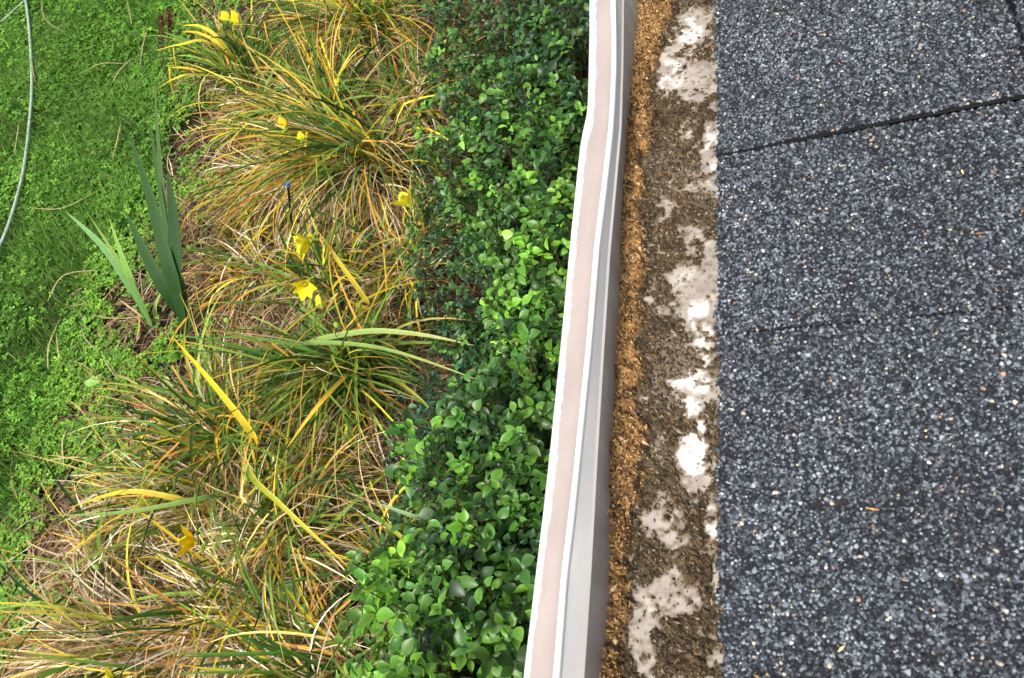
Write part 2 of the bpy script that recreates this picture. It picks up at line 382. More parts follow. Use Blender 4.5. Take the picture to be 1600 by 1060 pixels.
# ---- dry litter over the bed
TAN = [(.42, .32, .19), (.30, .20, .11), (.22, .14, .075), (.50, .42, .28), (.40, .20, .07), (.12, .08, .05)]
g = Geo()
n0 = 42000; px = rng.uniform(-60, 800, n0); py = rng.uniform(-60, 1150, n0)
pts = np.array([P(a, b)[:2] for a, b in zip(px, py)]); x, y = pts.T; ex = edge_x(y)
k = (x > ex+rng.normal(.05, .08, n0)) & (x < -.55) & (fbm(x, y, .3, 91, 3) > .36+.1*rng.random(n0)); x, y = x[k], y[k]; n = len(x)
ct = pick(TAN, n, p=[.12, .22, .26, .05, .06, .29], var=.3)
flow = (fbm(x, y, .45, 13)-.5)*5
ribbons(g, np.stack([x, y, gz(x, y)+rng.random(n)**2*.06+.008], 1), flow+rng.normal(0, .9, n)+pi*rng.integers(0, 2, n), rng.uniform(-.1, .35, n), rng.uniform(.04, .26, n), rng.uniform(.002, .0085, n), rng.uniform(.1, .7, n), ct, ct*.8, seg=4, vdepth=0, wob=.35, zmin=.01)
tag(g.build('dry_litter', M_dry), 'brown and straw coloured dead leaf litter covering the soil of the bed', 'dry litter', kind='stuff')

# ================================================================ daylily clumps
GRN = [(.05, .14, .018), (.085, .20, .026), (.03, .09, .016), (.16, .27, .04), (.20, .31, .05)]
YEL = [(.74, .52, .03), (.80, .58, .04), (.72, .62, .06), (.58, .27, .05), (.66, .50, .16), (.55, .30, .07)]
DRY = [(.62, .50, .30), (.44, .32, .17), (.76, .67, .48), (.26, .16, .08), (.52, .28, .10), (.68, .57, .26), (.70, .62, .46)]
ORG = np.array([.50, .24, .05])
def azs(n, spec):
    w = np.array([s[2] for s in spec], float); i = rng.choice(len(spec), n, p=w/w.sum())
    return np.array([rad(spec[k][0]) for k in i])+rng.normal(0, 1, n)*np.array([rad(spec[k][1]) for k in i])
def daylily(px, py, ng, ny, nd, length, spec, label, spread=.11, el=(60, 85), dry_spec=None, dl=.8):
    c = P(px, py, .05); r = empty('daylily_clump', (c[0], c[1], 0.0), label=label, cat='daylily', group='daylily clumps in the flower bed')
    specs = [('green_leaf_tuft', int(ng*1.25), GRN, M_blade, (.008, .017), 1.0, 1.0, spec), ('yellow_leaf_tuft', int(ny*1.9), YEL, M_blade, (.006, .013), 1.0, 1.15, spec), ('dry_leaf_tuft', int(nd*4.2), DRY, M_dry, (.003, .009), dl, 1.3, dry_spec or spec)]
    for nm, n, pal, mat, wr, lf, df, sp in specs:
        if not n: continue
        g = Geo(); rr = spread*np.sqrt(rng.random(n)); a0 = rng.uniform(0, 2*pi, n)
        az = azs(n, sp)
        b = np.stack([c[0]+rr*np.cos(a0)*1.3, c[1]+rr*np.sin(a0), np.full(n, .01)], 1)
        ct = pick(pal, n, var=.12)*np.exp(rng.normal(-.05, .30, (n, 1)))
        elv = np.radians(rng.uniform(*el, n)) if nm != 'dry_leaf_tuft' else np.radians(rng.uniform(25, 85, n))
        Lg = 1.22*length*lf*rng.uniform(.5, 1.2, n)
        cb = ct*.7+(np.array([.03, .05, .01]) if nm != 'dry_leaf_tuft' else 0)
        tip = None
        if nm == 'green_leaf_tuft':
            tip = np.where(rng.random((n, 1)) < .25, np.array([[.60, .42, .04]]), ct)
        elif nm == 'yellow_leaf_tuft':
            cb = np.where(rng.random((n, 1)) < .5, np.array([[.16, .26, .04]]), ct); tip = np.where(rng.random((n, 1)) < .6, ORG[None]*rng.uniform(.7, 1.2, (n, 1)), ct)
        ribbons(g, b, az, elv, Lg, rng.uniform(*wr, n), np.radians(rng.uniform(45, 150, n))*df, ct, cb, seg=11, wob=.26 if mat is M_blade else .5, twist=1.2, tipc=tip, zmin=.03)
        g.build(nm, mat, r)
    return r, c
ALL = [(0, 180, 1)]
K = {}
K['A'] = daylily(392, 128, 130, 26, 30, .50, [(0, 180, .6), (150, 45, .5), (90, 40, .3)], 'small mostly green daylily clump next to the lawn at the top of the bed')
K['B'] = daylily(575, 70, 110, 95, 110, .62, [(0, 180, .6), (195, 35, .5), (-25, 30, .5)], 'big arching yellow and green daylily clump at the far end of the bed')
K['C'] = daylily(530, 205, 120, 50, 110, .58, [(0, 180, .6), (170, 35, .4), (100, 35, .4)], 'daylily clump with a straw coloured centre just in front of the far big one')
K['D'] = daylily(590, 275, 150, 120, 150, .70, [(205, 22, 1.1), (185, 30, .5), (-30, 30, .4), (240, 25, .4)], 'daylily clump whose long yellow leaves are combed over towards the lawn')
K['D2'] = daylily(470, 300, 50, 60, 80, .52, [(205, 25, 1), (230, 25, .6)], 'low daylily clump of yellow swept leaves around the blue topped stake', el=(35, 70))
K['I'] = daylily(520, 455, 45, 30, 50, .45, [(0, 180, 1), (60, 30, .4)], 'sparse daylily clump with three yellow flowers above it in the middle of the bed')
K['E'] = daylily(555, 590, 190, 46, 60, .60, [(0, 180, .4), (-90, 40, .9), (-20, 25, .3), (210, 25, .5)], 'dark green daylily clump with wide pale leaves lying over the shrubs')
K['F'] = daylily(385, 700, 100, 60, 150, .60, [(0, 180, .5), (95, 35, .6), (185, 20, .5), (-60, 30, .4)], 'daylily clump with a broad bright yellow leaf pointing at the lawn')
K['H'] = daylily(330, 790, 34, 28, 150, .56, [(180, 22, 1), (205, 25, .6), (150, 20, .4)], 'withered daylily clump swept flat towards the lawn below the yellow leaf clump')
K['K'] = daylily(455, 850, 60, 42, 130, .52, [(0, 180, .8), (60, 40, .4), (-45, 40, .4)], 'tangled half dead daylily clump between the orange flower and the shrubs')
K['G'] = daylily(385, 955, 20, 22, 190, .50, [(180, 40, .8), (0, 180, .5)], 'straw pale dead daylily clump nearest the bottom of the photo')
K['G2'] = daylily(235, 1010, 16, 20, 180, .56, [(175, 25, 1), (200, 20, .6)], 'dead daylily clump in the lower corner beside the lawn')
K['J'] = daylily(640, 870, 60, 30, 40, .48, [(-20, 35, 1), (130, 40, .5), (-70, 30, .5)], 'daylily clump growing out among the shrub leaves near the gutter', el=(45, 80))
K['L'] = daylily(510, 1040, 50, 30, 80, .45, [(180, 40, .8), (0, 180, .5)], 'daylily clump beside the bright shrub at the lower edge of the bed')

K['M'] = daylily(432, 190, 55, 40, 60, .45, [(0, 180, 1), (190, 30, .6)], 'loose daylily clump nearest the lawn edge behind the stake', el=(40, 80))
K['N'] = daylily(655, 165, 50, 36, 55, .48, [(0, 180, 1), (-20, 40, .5)], 'daylily clump leaning into the dark small leaved shrub at the far side', el=(40, 80))
K['O'] = daylily(405, 420, 26, 30, 40, .40, [(200, 60, 1), (60, 50, .4)], 'thin daylily clump of orange bent leaves right of the dark reed', el=(30, 70))
K['Q'] = daylily(640, 420, 28, 36, 50, .42, [(60, 40, 1), (240, 40, .8)], 'thin yellow daylily clump between the middle flowers and the tiny leaved shrub', el=(40, 80))
K['T'] = daylily(190, 880, 30, 22, 90, .42, [(0, 180, 1), (60, 40, .5)], 'dead looking daylily clump left of the orange yellow flower', el=(40, 80))
K['U'] = daylily(500, 740, 40, 34, 80, .45, [(0, 180, 1), (-60, 50, .6)], 'daylily clump of crossing yellow blades below the dark green clump', el=(40, 85))
def hero_leaf(key, name, pp, width, c0, c1, tip=None, **k):
    g = Geo(); cc = K[key][1]; hero(g, [np.array([cc[0], cc[1], .03])]+[P(a, b, z) for a, b, z in pp], width*.60, c0, c1, tip, seg=20, shoulder=.2, vd=.4, **k)
    r = K[key][0]; return g.build(name, M_blade, r, smooth=True)
hero_leaf('E', 'wide_leaf', [(470, 545, .2), (560, 519, .42), (650, 522, .46), (742, 540, .44)], .042, (.20, .38, .10), (.42, .48, .15), (.60, .50, .18))
hero_leaf('E', 'wide_leaf', [(400, 552, .12), (480, 536, .30), (600, 545, .42), (756, 597, .42)], .036, (.12, .28, .07), (.30, .42, .12), (.42, .40, .12))
hero_leaf('E', 'wide_leaf', [(425, 560, .08), (470, 520, .2), (540, 465, .38)], .036, (.08, .20, .05), (.14, .30, .07))
hero_leaf('F', 'wide_yellow_leaf', [(400, 690, .40), (345, 615, .60), (268, 525, .66)], .044, (.60, .48, .05), (.85, .62, .02), (.8, .42, .02))
hero_leaf('I', 'wide_yellow_leaf', [(575, 480, .3), (530, 410, .5), (497, 362, .58)], .036, (.45, .40, .05), (.72, .55, .05), (.70, .36, .05))
hero_leaf('F', 'wide_leaf', [(390, 740, .40), (440, 790, .60), (552, 893, .55)], .034, (.30, .42, .06), (.62, .55, .05), (.6, .34, .05))
hero_leaf('H', 'wide_yellow_leaf', [(300, 785, .38), (200, 768, .5), (105, 795, .42)], .036, (.55, .45, .10), (.72, .52, .03), (.5, .25, .05))
hero_leaf('H', 'wide_leaf', [(340, 775, .4), (200, 800, .5), (85, 806, .4)], .030, (.12, .24, .05), (.22, .34, .08))
hero_leaf('G2', 'wide_yellow_leaf', [(130, 1030, .2), (60, 1045, .25), (-30, 1075, .2)], .034, (.6, .5, .12), (.75, .55, .04))
hero_leaf('A', 'wide_yellow_leaf', [(345, 65, .35), (315, 42, .42), (285, 40, .40)], .040, (.50, .46, .05), (.75, .60, .04))
hero_leaf('A', 'wide_yellow_leaf', [(345, 72, .33), (310, 52, .38), (284, 50, .34)], .034, (.50, .46, .05), (.78, .58, .04))
hero_leaf('A', 'wide_yellow_leaf', [(330, 68, .35), (280, 70, .40), (242, 80, .30)], .026, (.45, .42, .05), (.72, .55, .04))
hero_leaf('A', 'wide_yellow_leaf', [(310, 117, .3), (275, 122, .35), (245, 140, .25)], .024, (.45, .42, .05), (.78, .55, .04), (.5, .3, .05))
hero_leaf('J', 'wide_leaf', [(700, 830, .40), (640, 805, .5), (585, 785, .5)], .03, (.12, .26, .08), (.30, .42, .22))
hero_leaf('J', 'wide_yellow_leaf', [(620, 870, .36), (660, 895, .46), (688, 917, .42)], .026, (.5, .42, .05), (.8, .42, .02))
hero_leaf('J', 'wide_yellow_leaf', [(600, 820, .4), (640, 850, .5), (690, 895, .42)], .024, (.14, .30, .05), (.65, .5, .05))
hero_leaf('E', 'wide_yellow_leaf', [(545, 585, .4), (500, 630, .58), (448, 700, .5)], .032, (.55, .45, .05), (.72, .40, .04))
hero_leaf('E', 'wide_yellow_leaf', [(600, 590, .2), (640, 610, .4), (700, 665, .36)], .026, (.10, .22, .04), (.40, .42, .05), (.7, .5, .05))

# flowers: a thin stalk from the clump carrying a trumpet of six petals
def flower(key, px, py, z, size, yaw, tilt, col=(.90, .66, .01), openn=.9, petals=6):
    size *= 1.12; z += .12; root, c = K[key]; tip = P(px, py, z); g = Geo()
    base = np.array([c[0]+rng.normal(0, .02), c[1]+rng.normal(0, .02), .02])
    mid = base*.45+tip*.55+np.array([0, 0, .12])
    ax = np.array([cos(yaw)*cos(tilt), sin(yaw)*cos(tilt), sin(tilt)])
    neck = tip-ax*size*.45
    tube(g, smoothpath([base, mid, neck], 8), .0032, (.10, .22, .04), 6, .6)
    # side buds
    for k in range(2):
        bpt = neck+rng.normal(0, .008, 3); tube(g, smoothpath([bpt, bpt+(-ax+rng.normal(0, .6, 3))*.012, bpt+np.array([rng.normal(0, .02), rng.normal(0, .02), .03])], 3), .005, (.30, .42, .06), 6, .5)
    st = g.build('flower_stalk', M_blade, root)
    g = Geo(); s = np.cross(ax, [0.1, 0.2, 1]); s /= np.linalg.norm(s); u2 = np.cross(s, ax)
    tube(g, [neck, neck+ax*size*.18], size*.07, (.55, .55, .05), 8, 1.5)
    for k in range(petals):
        a = k*2*pi/petals+rng.normal(0, .1); rd = s*cos(a)+u2*sin(a); sdv = np.cross(ax, rd)
        Lp = size*(.62+.06*(k % 2)); pts = []; C = []
        N_ = 7
        wmax = size*(.23 if k % 2 else .17); o_ = openn*rng.uniform(.8, 1.15)
        for i in range(N_):
            t = i/(N_-1); ang = o_*t**1.1*1.35
            ctr = neck+ax*(size*.1+Lp*np.sin(min(ang, 1.6)+.55)*t*.8)+rd*(size*.04+Lp*t*(.25+.75*np.sin(ang)))-ax*max(0, t-.8)*Lp*.5*openn
            w = wmax*np.sin(pi*min(t*.86+.12, .985))
            pts += [ctr-sdv*w+rd*0, ctr-ax*w*.35, ctr+sdv*w]
            cc = np.array(col)*(1-.10*(1-t)); C += [cc, cc*.86, cc]
        idx = np.arange(N_*3).reshape(-1, 3); q = []
        for j in (0, 1): q.append(np.stack([idx[:-1, j], idx[:-1, j+1], idx[1:, j+1], idx[1:, j]], -1))
        g.add(pts, q=np.concatenate(q), c=np.array(C))
    for k in range(5):
        rd = s*cos(k*1.3)+u2*sin(k*1.3); tube(g, [neck+ax*size*.2, neck+ax*size*.6+rd*size*.08], .001, (.85, .6, .05), 4)
    g.build('flower', M_petal, st, smooth=True)
flower('D', 628, 308, .55, .085, rad(140), rad(50), (.95, .88, .05))
flower('I', 468, 383, .55, .095, rad(215), rad(15), (.97, .84, .03), .7)
flower('I', 484, 370, .52, .055, rad(120), rad(20), (.90, .72, .02), .2, 4)
flower('I', 476, 452, .50, .085, rad(290), rad(15), (.97, .84, .03), .45)
flower('I', 503, 467, .45, .065, rad(60), rad(5), (.85, .62, .04), .25, 4)
flower('F', 286, 846, .50, .085, rad(190), rad(35), (.98, .68, .01), .7)
flower('A', 366, 26, .50, .085, rad(130), rad(25), (.97, .72, .02), .25, 4)
flower('A', 350, 25, .48, .085, rad(140), rad(15), (.80, .68, .03), .2, 4)
flower('C', 441, 190, .50, .07, rad(110), rad(25), (.92, .60, .02), .3, 4)
flower('C', 469, 212, .48, .06, rad(115), rad(20), (.88, .76, .03), .3, 4)
flower('G', 165, 1062, .45, .06, rad(180), rad(35), (.95, .72, .01), .6)

# green swollen seed pods among the stalks
for key, a, b, z in (('I', 533, 399, .46), ('F', 355, 501, .42), ('F', 385, 747, .40), ('H', 152, 886, .35), ('E', 526, 508, .44)):
    g = Geo(); c = P(a, b, z); n = 8
    for i in range(5):
        pass
    th = np.linspace(0, pi, 7); ph = np.linspace(0, 2*pi, 9)[:-1]
    V = np.array([(c[0]+.012*sin(t)*cos(p), c[1]+.012*sin(t)*sin(p), c[2]+.015*cos(t)) for t in th for p in ph]); idx = np.arange(56).reshape(7, 8); j = np.roll(idx, -1, 1)
    g.add(V, q=np.stack([idx[:-1], idx[1:], j[1:], j[:-1]], -1).reshape(-1, 4), c=(.28, .42, .08))
    root, cc = K[key]; tube(g, smoothpath([(cc[0], cc[1], .02), (cc[0]*.4+c[0]*.6, cc[1]*.4+c[1]*.6, z*.8), c], 6), .002, (.14, .26, .06), 5)
    g.build('seed_pod', M_blade, root, smooth=True)

# ================================================================ broad leaved iris like plants
def strap_plant(name, base, leaves, label, cat, mat=M_blade):
    c = P(*base, .02); r = empty(name, tuple(c), label=label, cat=cat)
    for pp, w, c0, c1 in leaves:
        g = Geo(); hero(g, [P(a, b, z) for a, b, z in pp], w, c0, c1, None, seg=24, shoulder=.25, vd=.15); g.build('leaf', mat, r, smooth=True)
    return r
dg = (.020, .066, .016); dg2 = (.038, .105, .024)
r = strap_plant('reed_plant', (294, 532), [
    ([(292, 528, .04), (276, 462, .25), (258, 400, .40), (232, 300, .55), (200, 207, .68)], 0.064, dg, dg2),
    ([(290, 520, .05), (272, 440, .30), (272, 360, .45), (262, 265, .60)], 0.073, dg, dg),
    ([(284, 500, .08), (258, 455, .25), (226, 395, .38), (198, 335, .48)], 0.058, dg, dg2),
    ([(288, 510, .06), (268, 420, .35), (250, 260, .60), (241, 120, .78)], .026, dg, (.10, .16, .05)),
    ([(293, 528, .04), (289, 480, .18), (284, 430, .26)], 0.043, dg2, dg2),
    ([(270, 420, .35), (250, 300, .55), (232, 175, .68)], .022, dg2, (.05, .13, .03))],
    'tall dark green reed with broad blades standing where lawn meets bed', 'reed')
lg = (.10, .26, .06); lg2 = (.22, .42, .16)
strap_plant('reed_plant', (238, 512), [
    ([(240, 515, .04), (205, 450, .22), (160, 385, .36), (104, 332, .46)], .040, lg, lg2),
    ([(240, 515, .04), (212, 455, .22), (180, 400, .34), (140, 338, .44)], .022, lg, (.25, .36, .08)),
    ([(240, 515, .04), (208, 445, .24), (190, 400, .34), (171, 342, .44)], .030, (.16, .34, .07), (.24, .44, .08)),
    ([(245, 510, .03), (242, 480, .1), (255, 452, .18)], .022, (.22, .36, .09), (.26, .40, .12))],
    'pale green young reed with narrow blades, left of the tall dark one', 'reed')

# ================================================================ evergreen shrubs
def shrub(px, py, h, r, leaf, n_sh, pal, label, flat=1.0, per=(4, 7), rot=0):
    c = P(px, py, h); root = empty('evergreen_shrub', (c[0], c[1], 0), label=label, cat='shrub', group='evergreen shrubs along the house wall')
    # lumpy dome
    u = rng.uniform(.02, 1, n_sh); ph = rng.uniform(0, 2*pi, n_sh)
    sth = np.sqrt(1-(1-u)**2*0-(u**2)); cth = u
    dirv = np.stack([sth*np.cos(ph), sth*np.sin(ph)*1.25, cth], 1)
    lump = .55+.9*fbm(np.cos(ph)*sth, np.sin(ph)*sth+cth, .45, int(px)+3, 3)
    inner = np.where(rng.random(n_sh) < .35, rng.uniform(.55, .9, n_sh), 1)
    rad_ = lump*inner
    pos = np.stack([c[0]+dirv[:, 0]*r*rad_, c[1]+dirv[:, 1]*r*rad_, np.maximum(.05, h*.35+dirv[:, 2]*h*.65*rad_*flat)], 1)
    axis = dirv*np.array([.7, .7, .6])+np.array([0, 0, .55])+rng.normal(0, .25, (n_sh, 3)); axis /= np.linalg.norm(axis, axis=1)[:, None]
    g = Geo(); k = rng.integers(per[0], per[1]+1, n_sh); rep = np.repeat(np.arange(n_sh), k); n = len(rep)
    within = np.concatenate([np.arange(i) for i in k])
    ax = axis[rep]; s = np.cross(ax, rng.normal(size=(n_sh, 3))[rep]); s /= np.linalg.norm(s, axis=1)[:, None]; t = np.cross(ax, s)
    a = within*2.4+rng.normal(0, .25, n); rd = s*np.cos(a)[:, None]+t*np.sin(a)[:, None]
    splay = rng.uniform(.25, 1.1, n)-within*.05
    d = rd*np.cos(splay*.8)[:, None]+ax*np.sin(splay*.8)[:, None]*.7
    scl = .80*leaf*rng.uniform(.45, 1.2, n)*(1-.05*within)
    bp = pos[rep]-ax*(within*leaf*.22)[:, None]+rd*leaf*.06
    nr = ax+rng.normal(0, .25, (n, 3))
    base = 1.1*pick(pal, n_sh, var=.34)[rep]*(1+rng.normal(0, .2, (n, 1)))*np.where(rng.random(n_sh) < .14, 1.6, 1)[rep][:, None]
    wscale = rng.uniform(.75, 1.2, n); base = np.maximum(base, np.array([.016, .05, .012]))
    fr = frames(d, nr); sz = np.stack([scl*wscale, scl, scl*rng.uniform(.5, 1.6, n)], 1); w_ = rng.integers(0, 3, n)
    for j, tmpl in enumerate((LV, LV2, LV3)):
        m = w_ == j; stamp(g, tmpl, LQ, None, bp[m], fr[m], sz[m], base[m], LC)
    g.build('foliage', M_leaf, root, smooth=True)
    g = Geo()
    for i in rng.choice(n_sh, min(n_sh, 90), replace=False):
        b0 = np.array([c[0]+rng.normal(0, r*.18), c[1]+rng.normal(0, r*.18), 0]); m_ = b0*.4+pos[i]*.6+np.array([0, 0, -.06*h])
        tube(g, smoothpath([b0, m_, pos[i]+axis[i]*leaf*.1], 4), .004, (.10, .065, .04), 5, .4)
    g.build('stems', M_dry, root)
    return root
BR = [(.075, .19, .018), (.11, .26, .024), (.05, .14, .016), (.17, .34, .035)]
MD = [(.035, .105, .018), (.055, .15, .022), (.024, .075, .015), (.09, .21, .028)]
DK = [(.016, .052, .016), (.026, .078, .022), (.02, .06, .026), (.045, .12, .024)]
shrub(870, 30, .75, .50, .050, 520, MD+DK[:2], 'dark shrub at the far end of the wall, half hidden by the gutter', per=(4, 6))
shrub(790, 110, .55, .42, .044, 480, MD+BR[:1], 'mid green shrub beside the far yellow daylilies')
shrub(845, 215, .75, .40, .044, 480, MD+BR[:2], 'shrub with small fresh leaves behind the bend of the gutter')
shrub(725, 250, .40, .34, .036, 380, DK+MD[:2], 'low dark small leaved shrub edging the swept yellow daylily leaves')
shrub(858, 345, .90, .34, .047, 430, BR+MD[:1], 'bright large leaved shrub touching the gutter below its bend')
shrub(740, 380, .45, .34, .030, 520, DK, 'dark shrub with tiny leaves between the middle flowers and the gutter')
shrub(820, 470, .60, .36, .034, 520, MD+DK[:2], 'shadowy dark shrub under the bright large leaved one')
shrub(830, 575, .85, .34, .047, 500, MD+BR[:1], 'shrub whose leaves hang over the tips of the wide pale daylily leaves')
shrub(715, 640, .42, .36, .034, 540, [(.022, .075, .035), (.03, .09, .045), (.02, .06, .03)], 'bluish green ivy like shrub right of the dark green daylily clump')
shrub(655, 690, .62, .14, .075, 34, BR[:2]+MD[:1], 'small shoot with a few large shiny leaves left of the bluish shrub', per=(3, 4))
shrub(790, 730, .85, .34, .047, 500, MD+DK[:1], 'mid green shrub against the lower middle of the gutter')
shrub(690, 800, .5, .26, .042, 240, DK+MD[:1], 'loose dark shrub over the lime green weed')
shrub(770, 900, .90, .34, .047, 520, MD+BR[:1], 'shrub crowding under the wider lower end of the gutter')
shrub(575, 870, .62, .13, .072, 36, BR[:2]+MD[:2], 'leafy shoot standing up from the bed above the bright corner shrub', per=(3, 5))
shrub(640, 1000, .85, .30, .054, 400, BR, 'brightest shrub with rounded yellow green leaves at the bottom edge')
shrub(740, 1060, 1.0, .30, .050, 340, BR[:2]+MD, 'shrub at the bottom edge between the brightest one and the gutter')
shrub(770, -20, .55, .42, .044, 420, MD+DK[:2], 'mid green shrub cut by the top edge of the photo above the far shrubs')
shrub(880, -70, .8, .45, .05, 320, DK, 'dark shrub cut by the top edge of the photo beside the gutter')
# growth farther under the eave
shrub(915, 760, .8, .40, .05, 320, MD, 'shrub mostly hidden below the gutter near the house wall')
shrub(940, 300, .7, .50, .05, 320, MD, 'shrub mostly hidden below the gutter bend near the wall')

shrub(940, 1000, .8, .38, .05, 260, MD, 'shrub mostly hidden under the wider lower end of the gutter')
# ================================================================ weeds
def weed(px, py, z, r, n, col, label, leaf=.05, name='weed_rosette', cat='weed'):
    c = P(px, py, z); root = empty(name, (c[0], c[1], 0), label=label, cat=cat)
    a = np.arange(n)*2.4+rng.normal(0, .2, n); d = np.stack([np.cos(a), np.sin(a), rng.uniform(.1, .6, n)], 1)
    pos = np.stack([c[0]+np.cos(a)*r*.15+rng.normal(0, r*.25, n), c[1]+np.sin(a)*r*.15+rng.normal(0, r*.25, n), z+rng.normal(0, .015, n)], 1)
    g = Geo(); s = leaf*rng.uniform(.6, 1.2, n)
    stamp(g, LV, LQ, None, pos, frames(d, np.tile([0, 0, 1.], (n, 1))+rng.normal(0, .2, (n, 3))), np.stack([s*1.1, s, s], 1), pick([col], n, var=.15), LC)
    g.build('leaves', M_leaf, root, smooth=True)
    g = Geo()
    for p in pos: tube(g, smoothpath([(c[0], c[1], 0), (c[0]*.6+p[0]*.4, c[1]*.6+p[1]*.4, z*.7), p], 4), .0018, (.10, .2, .05), 5)
    g.build('stem', M_blade, root)
weed(468, 950, .16, .07, 7, (.14, .30, .06), 'pale ragged broadleaf weed among dead straw leaves', .085)
weed(640, 740, .30, .10, 26, (.34, .44, .05), 'lime green frilly weed under the large shiny shoot', .026)
weed(672, 800, .28, .08, 20, (.36, .44, .05), 'yellow green frilly weed below the lime green one', .026)
weed(157, 600, .06, .05, 6, (.22, .38, .09), 'round leaved seedling on bare soil at the lawn edge', .045)
weed(263, 610, .06, .04, 4, (.30, .42, .13), 'pale spoon leaved seedling between lawn and yellow leaf', .06)
weed(210, 695, .06, .04, 4, (.28, .44, .06), 'pair of oval seedling leaves on the brown litter', .05)

# dock seed heads at the lawn top
for i, (a, b, top, lab) in enumerate(((252, 75, 26, 'short dark red seed spike standing in the lawn top'), (265, 62, 15, 'taller dark red seed spike right beside the short one'))):
    c = P(a+12, b+55, .02); root = empty('dock_stalk', tuple(c), label=lab, cat='seed stalk'); t0 = P(a, b, .32); t1 = P(a, top, .48)
    g = Geo(); tube(g, smoothpath([c, (c+t0)/2, t0, t1], 6), .003, (.16, .10, .05), 6, .5); g.build('stem', M_dry, root)
    g = Geo(); n = 260; f = rng.random(n); pos = t0+(t1-t0)*f[:, None]+rng.normal(0, .009, (n, 3))
    stamp(g, GV, None, GT, pos, rndrot(n), rng.uniform(.003, .006, n), pick([(.10, .025, .02), (.16, .05, .03), (.06, .02, .015)], n)); g.build('seed_head', M_dry, root)

# stake with blue cap
a = P(453, 322, .36); b = P(450, 289, .50)
root = empty('garden_stake', (float((a+(a-b)*2.5)[0]), float((a+(a-b)*2.5)[1]), 0), label='thin black garden stake with a small blue cap among swept yellow leaves', cat='stake')
g = Geo(); tube(g, [tuple(a+(a-b)*2.5), a, b], .0055, (.01, .01, .012), 10); g.build('rod', M_grit, root)
g = Geo(); u = (b-a)/np.linalg.norm(b-a); tube(g, [b-u*.004, b+u*.003, b+u*.012, b+u*.016], .010, (.06, .22, .55), 12, .6); g.build('cap', M_petal, root)

# garden hose
hp = [(-60, 470), (-22, 420), (4, 375), (22, 325), (37, 265), (46, 195), (50, 130), (47, 60), (40, 0), (28, -50), (60, -110), (110, -90), (85, -40), (36, 4), (0, 36), (-60, 80)]
g = Geo(); path = smoothpath([P(a, b, .07 if i < 9 else .055) for i, (a, b) in enumerate(hp)], 10)
tube(g, path, .0098, (.2, .3, .2), 12)
tag(g.build('garden_hose', M_hose, smooth=True), 'grey green garden hose curving across the lawn', 'hose')

# single dead blades lying on the lawn
blades = [([(64, 0), (70, 30), (103, 53)], 'straw blade lying on the lawn right of the hose, nearest the top'),
          ([(47, 80), (50, 105), (56, 130)], 'short brown blade lying across the hose'),
          ([(198, 0), (203, 25), (206, 40)], 'straight straw blade at the top of the lawn'),
          ([(133, 112), (160, 99), (205, 101)], 'pale arched straw blade left of the seed spikes'),
          ([(176, 128), (188, 108), (208, 91)], 'steep straw blade touching the pale arched one'),
          ([(176, 248), (184, 215), (190, 186)], 'upright straw blade above the tall dark reed'),
          ([(22, 242), (26, 215), (30, 188)], 'straw blade just inside the hose bend'),
          ([(48, 325), (95, 326), (145, 303)], 'long straw blade above the pale reed'),
          ([(75, 470), (100, 430), (165, 422)], 'thin arched straw blade left of the pale reed base'),
          ([(75, 575), (76, 540), (95, 495)], 'curved straw blade on the lawn level with the yellow leaf tip'),
          ([(95, 575), (90, 545), (88, 520)], 'short straw blade beside the curved one'),
          ([(142, 492), (180, 498), (232, 494)], 'flat bundle of straw on soil below the pale reed'),
          ([(100, 735), (97, 690), (108, 665)], 'bent tan blade standing at the lawn edge over the litter'),
          ([(230, 45), (222, 75), (218, 110)], 'straw blade leaning beside the red seed spikes')]
for pp, lab in blades:
    g = Geo(); z = [.07, .085, .075]
    hero(g, [P(a, b, z[i]) for i, (a, b) in enumerate(pp)], .0085, (.34, .30, .13), (.46, .38, .20), None, seg=8, shoulder=.6, roll=.5)
    tag(g.build('dry_grass_blade', M_dry), lab, 'dry blade', 'dead blades lying on the lawn')

# ================================================================ gutter
def contour(pp, z, ys):
    w = np.array([P(a, b, z)[:2] for b, a in pp]); w = w[np.argsort(w[:, 1])]
    x = np.interp(ys, w[:, 1], w[:, 0])
    lo = ys < w[0, 1]; s = (w[2, 0]-w[0, 0])/(w[2, 1]-w[0, 1]); x[lo] = w[0, 0]+(ys[lo]-w[0, 1])*s
    hi = ys > w[-1, 1]; s = (w[-1, 0]-w[-2, 0])/(w[-1, 1]-w[-2, 1])*.3; x[hi] = w[-1, 0]+(ys[hi]-w[-1, 1])*s
    k = np.ones(9)/9; xp = np.pad(x, 4, mode='edge'); xp[:4] = x[0]-(ys[1]-ys[0])*0; return np.convolve(xp, k, 'valid')
ys = np.arange(-.6, 2.2, .002); NY = len(ys)
SIL = [(0, 921), (60, 921), (100, 920), (150, 919), (180, 917), (200, 912), (225, 907), (300, 899), (400, 889), (500, 880), (600, 870), (700, 860), (800, 849), (900, 837), (1060, 818)]
PIN = [(0, 931), (60, 931), (100, 931), (150, 930), (200, 924), (230, 917), (300, 908), (400, 898), (540, 886), (720, 868), (800, 860), (900, 846), (1060, 828)]
PEN = [(0, 954), (60, 956), (100, 956), (150, 954), (200, 951), (300, 939), (380, 929), (540, 916), (720, 898), (800, 889), (900, 877), (1060, 864)]
WEN = [(0, 962), (60, 963), (100, 963), (150, 961), (200, 958), (300, 947), (380, 937), (540, 924), (720, 906), (800, 898), (900, 886), (1060, 874)]
FLD = [(0, 974), (100, 973), (200, 970), (300, 961), (400, 952), (540, 943), (720, 932), (900, 922), (1060, 911)]
